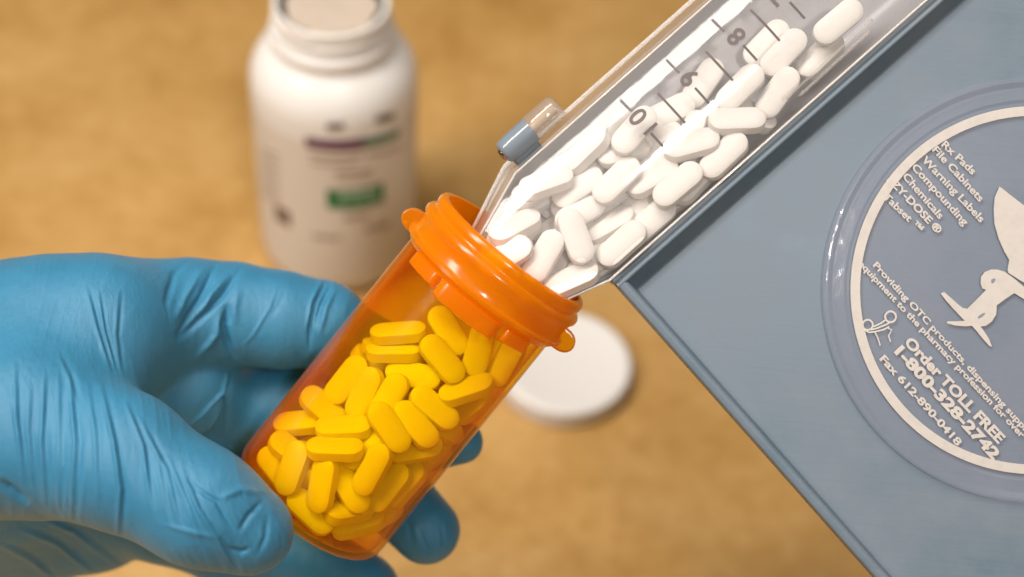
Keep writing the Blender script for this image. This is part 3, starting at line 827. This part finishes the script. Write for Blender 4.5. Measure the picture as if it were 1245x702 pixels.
# ------------------------------------------------------------------ gloved hand: one continuous surface from a distance field
# joints: photo pixel x, y, distance from the lens plane (cm), radius in photo pixels
def J(px, py, d, r): return np.array([(px - CX) / F * d, -(py - CY) / F * d, d], dtype=np.float32), r * d / F
CH = dict(
 back=[(-190, 470, 36.6, 150), (-60, 462, 36.4, 128), (60, 432, 35.9, 112), (128, 404, 35.6, 90)],
 palm=[(-150, 560, 37.5, 140), (20, 540, 37.6, 120), (110, 520, 37.8, 95)],
 heel=[(-150, 605, 39.3, 118), (30, 602, 39.7, 100), (118, 622, 39.9, 74)],
 index=[(130, 400, 36.4, 86), (180, 396, 36.8, 80), (232, 386, 37.2, 71), (284, 382, 37.4, 62), (340, 388, 37.5, 57), (392, 394, 37.7, 51), (450, 432, 38.1, 45), (478, 452, 38.2, 40)],
 middle=[(140, 455, 37.8, 80), (224, 468, 37.4, 60), (284, 494, 38.7, 51), (345, 494, 38.95, 53), (400, 496, 39.1, 53), (480, 540, 39.0, 43), (561, 538, 37.5, 27)],
 ring=[(120, 520, 38.0, 78), (218, 548, 38.1, 54), (268, 583, 39.3, 50), (375, 585, 39.8, 47), (468, 592, 39.4, 46), (519, 645, 38.2, 42)],
 pinky=[(120, 590, 38.6, 70), (195, 630, 39.3, 52), (275, 665, 39.7, 45), (370, 672, 39.6, 42), (440, 718, 38.8, 46)],
 thumb=[(-90, 520, 34.6, 120), (40, 520, 33.9, 102), (145, 560, 33.1, 76), (245, 616, 32.8, 65), (304, 646, 33.0, 53)],
)
vox = .10
lo = np.array([-14.5, -8.2, 29.5]); hi = np.array([0.0, 1.6, 42.2])
# keep the box from x=-? : hand spans px -150..600
dims = np.ceil((hi - lo) / vox).astype(int)
gx, gy, gz = [np.arange(n, dtype=np.float32) * vox + l for n, l in zip(dims, lo)]
GX, GY, GZ = np.meshgrid(gx, gy, gz, indexing='ij')
def cap_sdf(a, ra, b, rb):
    ba = b - a; L2 = float((ba ** 2).sum())
    t = np.clip(((GX - a[0]) * ba[0] + (GY - a[1]) * ba[1] + (GZ - a[2]) * ba[2]) / L2, 0, 1)
    d = np.sqrt((GX - a[0] - ba[0] * t) ** 2 + (GY - a[1] - ba[1] * t) ** 2 + (GZ - a[2] - ba[2] * t) ** 2)
    return d - (ra + (rb - ra) * t)
def smin(a, b, k):
    h = np.clip(k - np.abs(a - b), 0, None) / k
    return np.minimum(a, b) - h * h * k * .25
def chain(pts, k=.5):
    js = [J(*p) for p in pts]; r = None
    for (a, ra), (b, rb) in zip(js[:-1], js[1:]):
        s = cap_sdf(a, ra, b, rb); r = s if r is None else smin(r, s, k)
    return r
body_ = smin(chain(CH['back'], 1.0), chain(CH['palm'], 1.0), 1.2); body_ = smin(body_, chain(CH['heel'], 1.0), 1.2)
fing = chain(CH['index'], .28)
for kf in ('middle', 'ring', 'pinky'): fing = smin(fing, chain(CH[kf], .28), .10)
hand = smin(body_, fing, .5)
hand = smin(hand, chain(CH['thumb'], .8), .9)
# keep the hand out of the vial: it flattens where it presses
def vcam(p): d = p - CAM; return np.array([d.dot(right), d.dot(up), d.dot(fwd)], dtype=np.float32)
va, vb = vcam(VF(0, 0, 1.0)), vcam(VF(0, 0, VL)); vd = (vb - va) / np.linalg.norm(vb - va)
tt = (GX - va[0]) * vd[0] + (GY - va[1]) * vd[1] + (GZ - va[2]) * vd[2]
rr_ = np.sqrt(np.clip((GX - va[0] - vd[0] * tt) ** 2 + (GY - va[1] - vd[1] * tt) ** 2 + (GZ - va[2] - vd[2] * tt) ** 2, 0, None))
vs_ = np.maximum(rr_ - 2.11, tt - (VL - 1.0) - .05)
hand = np.maximum(hand, -vs_)
def surface_nets(Fd):
    s = Fd < 0
    nx, ny, nz = Fd.shape
    cnt = np.zeros((nx - 1, ny - 1, nz - 1), np.int8); 
    for dx in (0, 1):
        for dy in (0, 1):
            for dz in (0, 1): cnt += s[dx:nx - 1 + dx, dy:ny - 1 + dy, dz:nz - 1 + dz]
    act = (cnt > 0) & (cnt < 8)
    I = np.argwhere(act); idx = -np.ones(act.shape, np.int64); idx[act] = np.arange(len(I))
    acc = np.zeros((len(I), 3)); num = np.zeros(len(I))
    cor = [(x, y, z) for x in (0, 1) for y in (0, 1) for z in (0, 1)]
    val = {c: Fd[I[:, 0] + c[0], I[:, 1] + c[1], I[:, 2] + c[2]] for c in cor}
    for c in cor:
        for ax in range(3):
            if c[ax] == 0:
                e = list(c); e[ax] = 1; e = tuple(e); a, b = val[c], val[e]; m = (a < 0) != (b < 0)
                t = np.where(m, a / np.where(m, a - b, 1), 0)
                pt = np.array(c, float)[None] + (np.array(e, float) - np.array(c, float))[None] * t[:, None]
                acc += pt * m[:, None]; num += m
    Vt = (I + acc / num[:, None]) * vox + lo
    quads = []
    for ax in range(3):
        b_, c_ = (ax + 1) % 3, (ax + 2) % 3
        sl0 = [slice(None)] * 3; sl1 = [slice(None)] * 3; sl0[ax] = slice(0, -1); sl1[ax] = slice(1, None)
        cr = s[tuple(sl0)] != s[tuple(sl1)]
        E = np.argwhere(cr)
        E = E[(E[:, b_] > 0) & (E[:, c_] > 0) & (E[:, b_] < Fd.shape[b_] - 1) & (E[:, c_] < Fd.shape[c_] - 1)]
        inside = s[E[:, 0], E[:, 1], E[:, 2]]
        q = []
        for db, dc in ((1, 1), (0, 1), (0, 0), (1, 0)):
            G_ = E.copy(); G_[:, b_] -= db; G_[:, c_] -= dc; q.append(idx[G_[:, 0], G_[:, 1], G_[:, 2]])
        q = np.stack(q, 1); q[inside] = q[inside][:, ::-1]; quads.append(q)
    return Vt, np.concatenate(quads)
HV, HQ = surface_nets(hand)
hc = CAM + right * -6.5 + up * -3.5 + fwd * 36.5
Rm = np.array([list(right), list(up), list(fwd)])
WV = HV @ Rm + np.array(list(CAM))
hm = bpy.data.meshes.new('gloved_hand')
hm.from_pydata(((WV - np.array(list(hc))) * U).tolist(), [], HQ.tolist()); hm.update()
hand_o = link('gloved_hand', hm, M_GLOVE, None, hc)
tag(hand_o, 'hand in a blue nitrile glove gripping the tilted orange vial, thumb in front', 'gloved hand')
sm = hand_o.modifiers.new('s', 'SMOOTH'); sm.factor = .5; sm.iterations = 4
sb = hand_o.modifiers.new('d', 'SUBSURF'); sb.levels = 2; sb.render_levels = 2
bpy.context.view_layer.update()
me2 = bpy.data.meshes.new_from_object(hand_o.evaluated_get(bpy.context.evaluated_depsgraph_get()))
hand_o.modifiers.clear(); old = hand_o.data; hand_o.data = me2; bpy.data.meshes.remove(old); me2.name = 'gloved_hand'
nv = len(me2.vertices); co = np.empty(nv * 3, np.float32); me2.vertices.foreach_get('co', co); co = co.reshape(-1, 3)
nn = np.empty(nv * 3, np.float32); me2.vertices.foreach_get('normal', nn); nn = nn.reshape(-1, 3)
rel = co / U + np.array(list(hc - CAM)); cc = rel @ Rm.T
ppx = CX + F * cc[:, 0] / cc[:, 2]; ppy = CY - F * cc[:, 1] / cc[:, 2]
facing = np.clip(-(nn * rel).sum(1) / np.linalg.norm(rel, axis=1), 0, 1)
disp = np.zeros(nv)
def crease(pts, wd, amp, kind='g', dmin=0, dmax=99):
    """a fold along a polyline: g = ridge(+)/groove(-), s = step fold"""
    global disp
    pts = np.array(pts, float); best = np.full(nv, 1e9); side = np.zeros(nv); par = np.zeros(nv)
    sel = (ppx > pts[:, 0].min() - 4 * wd) & (ppx < pts[:, 0].max() + 4 * wd) & (ppy > pts[:, 1].min() - 4 * wd) & (ppy < pts[:, 1].max() + 4 * wd) & (cc[:, 2] > dmin) & (cc[:, 2] < dmax) & (facing > .05)
    if not sel.any(): return
    X, Y = ppx[sel], ppy[sel]; b = np.full(X.shape, 1e9); sd = np.zeros(X.shape); pr = np.zeros(X.shape)
    seg = np.hypot(*np.diff(pts, axis=0).T); tot = seg.sum(); acc = 0
    for i in range(len(pts) - 1):
        ax, ay = pts[i]; bx, by = pts[i + 1]; dx, dy = bx - ax, by - ay; L2 = dx * dx + dy * dy
        t = np.clip(((X - ax) * dx + (Y - ay) * dy) / L2, 0, 1)
        ex, ey = X - ax - dx * t, Y - ay - dy * t; d = np.hypot(ex, ey); m = d < b
        b[m] = d[m]; sd[m] = np.sign(dx * ey - dy * ex)[m]; pr[m] = ((acc + t * seg[i]) / tot)[m]; acc += seg[i]
    env = np.clip(np.minimum(pr, 1 - pr) * 3.2, 0, 1)
    wd = wd * .66; amp = amp * 1.15
    q = b / wd
    v = amp * np.exp(-q * q) if kind == 'g' else amp * sd * q * np.exp(-q * q) * 1.6
    disp[sel] += v * env * np.clip(facing[sel] * 3, 0, 1) * np.clip((dmax - cc[sel, 2]) * 1.4, 0, 1) * np.clip((cc[sel, 2] - dmin) * 2 + .3, 0, 1)
z8 = lambda pts: [(x / 1.704, 290 + y / 1.704) for x, y in pts]
z7 = lambda pts: [(180 + x / 2.7, 300 + y / 2.7) for x, y in pts]
CREASES = [
 # thumb and its base (in front): thin raised stretch ridges with a shallow valley beside them
 (z8([(30, 250), (34, 380), (50, 500)]), 4.5, 0.045, 'g', 0, 35), (z8([(39, 250), (43, 380), (59, 500)]), 6, -0.0248, 'g', 0, 35),
 (z8([(62, 290), (58, 400), (70, 520)]), 4.5, 0.03, 'g', 0, 35), (z8([(71, 290), (67, 400), (79, 520)]), 6, -0.0165, 'g', 0, 35),
 (z8([(92, 270), (86, 420), (96, 560)]), 4.5, 0.05, 'g', 0, 35), (z8([(101, 270), (95, 420), (105, 560)]), 6, -0.0275, 'g', 0, 35),
 (z8([(120, 260), (122, 400), (122, 570)]), 4.5, 0.03, 'g', 0, 35), (z8([(129, 260), (131, 400), (131, 570)]), 6, -0.0165, 'g', 0, 35),
 (z8([(140, 260), (156, 420), (148, 590)]), 4.5, 0.06, 'g', 0, 35), (z8([(149, 260), (165, 420), (157, 590)]), 6, -0.0330, 'g', 0, 35),
 (z8([(178, 290), (196, 400), (205, 560)]), 4.5, 0.035, 'g', 0, 35), (z8([(187, 290), (205, 400), (214, 560)]), 6, -0.0193, 'g', 0, 35),
 (z8([(205, 290), (235, 420), (250, 520), (243, 625)]), 4.5, 0.07, 'g', 0, 35), (z8([(214, 290), (244, 420), (259, 520), (252, 625)]), 6, -0.0385, 'g', 0, 35),
 (z8([(255, 330), (295, 430), (314, 560)]), 4.5, 0.055, 'g', 0, 35), (z8([(264, 330), (304, 430), (323, 560)]), 6, -0.0303, 'g', 0, 35),
 (z8([(275, 350), (325, 450), (350, 590)]), 4.5, 0.03, 'g', 0, 35), (z8([(284, 350), (334, 450), (359, 590)]), 6, -0.0165, 'g', 0, 35),
 (z8([(300, 400), (345, 480), (372, 600)]), 4.5, 0.04, 'g', 0, 35), (z8([(309, 400), (354, 480), (381, 600)]), 6, -0.0220, 'g', 0, 35),
 (z8([(340, 440), (385, 540), (420, 640)]), 4.5, 0.035, 'g', 0, 35), (z8([(349, 440), (394, 540), (429, 640)]), 6, -0.0193, 'g', 0, 35),
 (z8([(372, 470), (410, 560), (450, 620), (485, 690)]), 4.5, 0.055, 'g', 0, 35), (z8([(381, 470), (419, 560), (459, 620), (494, 690)]), 6, -0.0303, 'g', 0, 35),
 (z8([(385, 498), (425, 530), (450, 545), (475, 590), (492, 612)]), 5, -.055, 'g', 0, 35), (z8([(492, 612), (515, 575), (548, 540)]), 5, -.05, 'g', 0, 35),
 (z8([(450, 540), (500, 520), (545, 530)]), 7, .05, 'g', 0, 35), (z8([(470, 640), (500, 650), (520, 640)]), 5, -.05, 'g', 0, 35),
 (z8([(330, 590), (400, 610), (460, 622)]), 5, .025, 'g', 0, 35), (z8([(555, 570), (550, 620), (530, 660)]), 5, -.03, 'g', 0, 35),
 (z8([(580, 600), (585, 640), (560, 680)]), 4, -.02, 'g', 0, 35), (z8([(415, 560), (450, 600), (470, 640)]), 6, .03, 'g', 0, 35),
 # web between thumb and index
 (z8([(180, 95), (205, 190), (235, 285)]), 5, .045, 's'), (z8([(205, 100), (218, 190), (245, 285)]), 4, .035, 's'), (z8([(250, 100), (243, 200), (255, 290)]), 5, .03, 's'),
 (z8([(120, 230), (150, 300), (165, 350)]), 6, .03, 's'),
 # index finger
 (z7([(140, 35), (85, 90), (60, 180), (50, 290), (5, 440)]), 6, -.09, 'g', 35), (z7([(228, 45), (170, 170), (85, 310)]), 6, -.11, 'g', 35),
 (z7([(315, 55), (240, 165), (150, 260), (90, 315)]), 6, -.10, 'g', 35), (z7([(270, 90), (205, 160), (170, 230)]), 6, .07, 'g', 35), (z7([(190, 60), (120, 170), (80, 260)]), 7, .07, 'g', 35),
 (z7([(265, 185), (250, 260), (270, 340), (290, 375)]), 7, -.16, 'g', 35), (z7([(300, 130), (285, 200), (290, 260)]), 7, .04, 'g', 35),
 (z7([(245, 200), (225, 290), (150, 380)]), 6, .06, 'g', 35),
 (z7([(590, 105), (548, 180), (532, 260), (530, 345)]), 4, -.10, 'g', 35), (z7([(603, 115), (568, 190), (545, 270)]), 4, -.07, 'g', 35), (z7([(575, 100), (535, 190), (520, 280)]), 4, .05, 'g', 35),
 (z7([(620, 130), (585, 200), (560, 300)]), 5, .05, 'g', 35),
 (z7([(428, 120), (400, 200), (345, 290), (305, 330)]), 3.5, .028, 'g', 35), (z7([(460, 130), (425, 200), (400, 240)]), 4, -.015, 'g', 35),
 # shaded folds in the gap
 (z7([(270, 400), (255, 480), (180, 560), (110, 620)]), 5, .09, 's', 35), (z7([(265, 450), (262, 530), (255, 610)]), 5, -.08, 'g', 35), (z7([(250, 520), (200, 590), (140, 630)]), 5, .07, 'g', 35),
 # ring fingertip folds and lower palm folds
 ([(505, 640), (515, 665), (520, 685)], 6, .03, 's'), ([(535, 640), (538, 665), (530, 685)], 5, .03, 's'), ([(490, 620), (500, 650), (500, 675)], 6, -.03, 'g'),
 ([(20, 640), (70, 660), (120, 700)], 6, .06, 's'), ([(0, 660), (40, 680), (70, 705)], 6, .06, 's'), ([(40, 625), (90, 645), (150, 690)], 6, .06, 's'),
 ([(0, 583), (20, 600), (36, 613)], 7, -.10, 'g'),
]
for c in CREASES: crease(*c)
# soft unevenness of stretched rubber
rg = np.random.RandomState(5); soft = np.zeros(nv)
for k in range(14):
    kv = rg.normal(size=3); kv *= rg.uniform(.8, 2.2) / np.linalg.norm(kv); soft += np.sin(cc @ kv + rg.uniform(0, 6.28))
disp += soft * .004
def stretch(dx, dy, spacing, amp, mask, seed, wid=.16):
    """fine parallel stretch lines of thin rubber, wandering and fading"""
    global disp
    r = np.random.RandomState(seed); X, Y = ppx / 52, ppy / 52
    warp = np.zeros(nv); mod = np.zeros(nv)
    for k in range(6):
        a, b, p = r.normal(size=2).tolist() + [r.uniform(0, 6.28)]; warp += np.sin(a * .9 * X + b * .9 * Y + p) * .22
        a, b, p = r.normal(size=2).tolist() + [r.uniform(0, 6.28)]; mod += np.sin(a * 1.7 * X + b * 1.7 * Y + p)
    ph = (dx * X + dy * Y) * 52 / spacing + warp * 52 / spacing * .6
    f = ph - np.floor(ph) - .5
    disp += amp * np.exp(-(f / wid) ** 2) * np.clip(.25 + mod * .4, 0, 1) * mask * np.clip(facing * 2.5, 0, 1)
near = np.clip((35.2 - cc[:, 2]) * .9, 0, 1) * np.clip((ppy - 410) / 80, 0, 1)
stretch(.97, -.22, 19, .012, near, 1); stretch(.9, -.42, 12, .006, near, 2, .2)
stretch(.85, -.52, 15, .006, np.clip((ppx - 215) / 60, 0, 1) * near, 6, .2)
far = 1 - near
stretch(.97, .2, 21, .007, far, 3)
co += nn * (disp * U)[:, None]
me2.vertices.foreach_set('co', co.ravel()); me2.update()
me2.polygons.foreach_set('use_smooth', [True] * len(me2.polygons))
for o in list(bpy.data.objects):
    if '_o' in o: del o['_o']
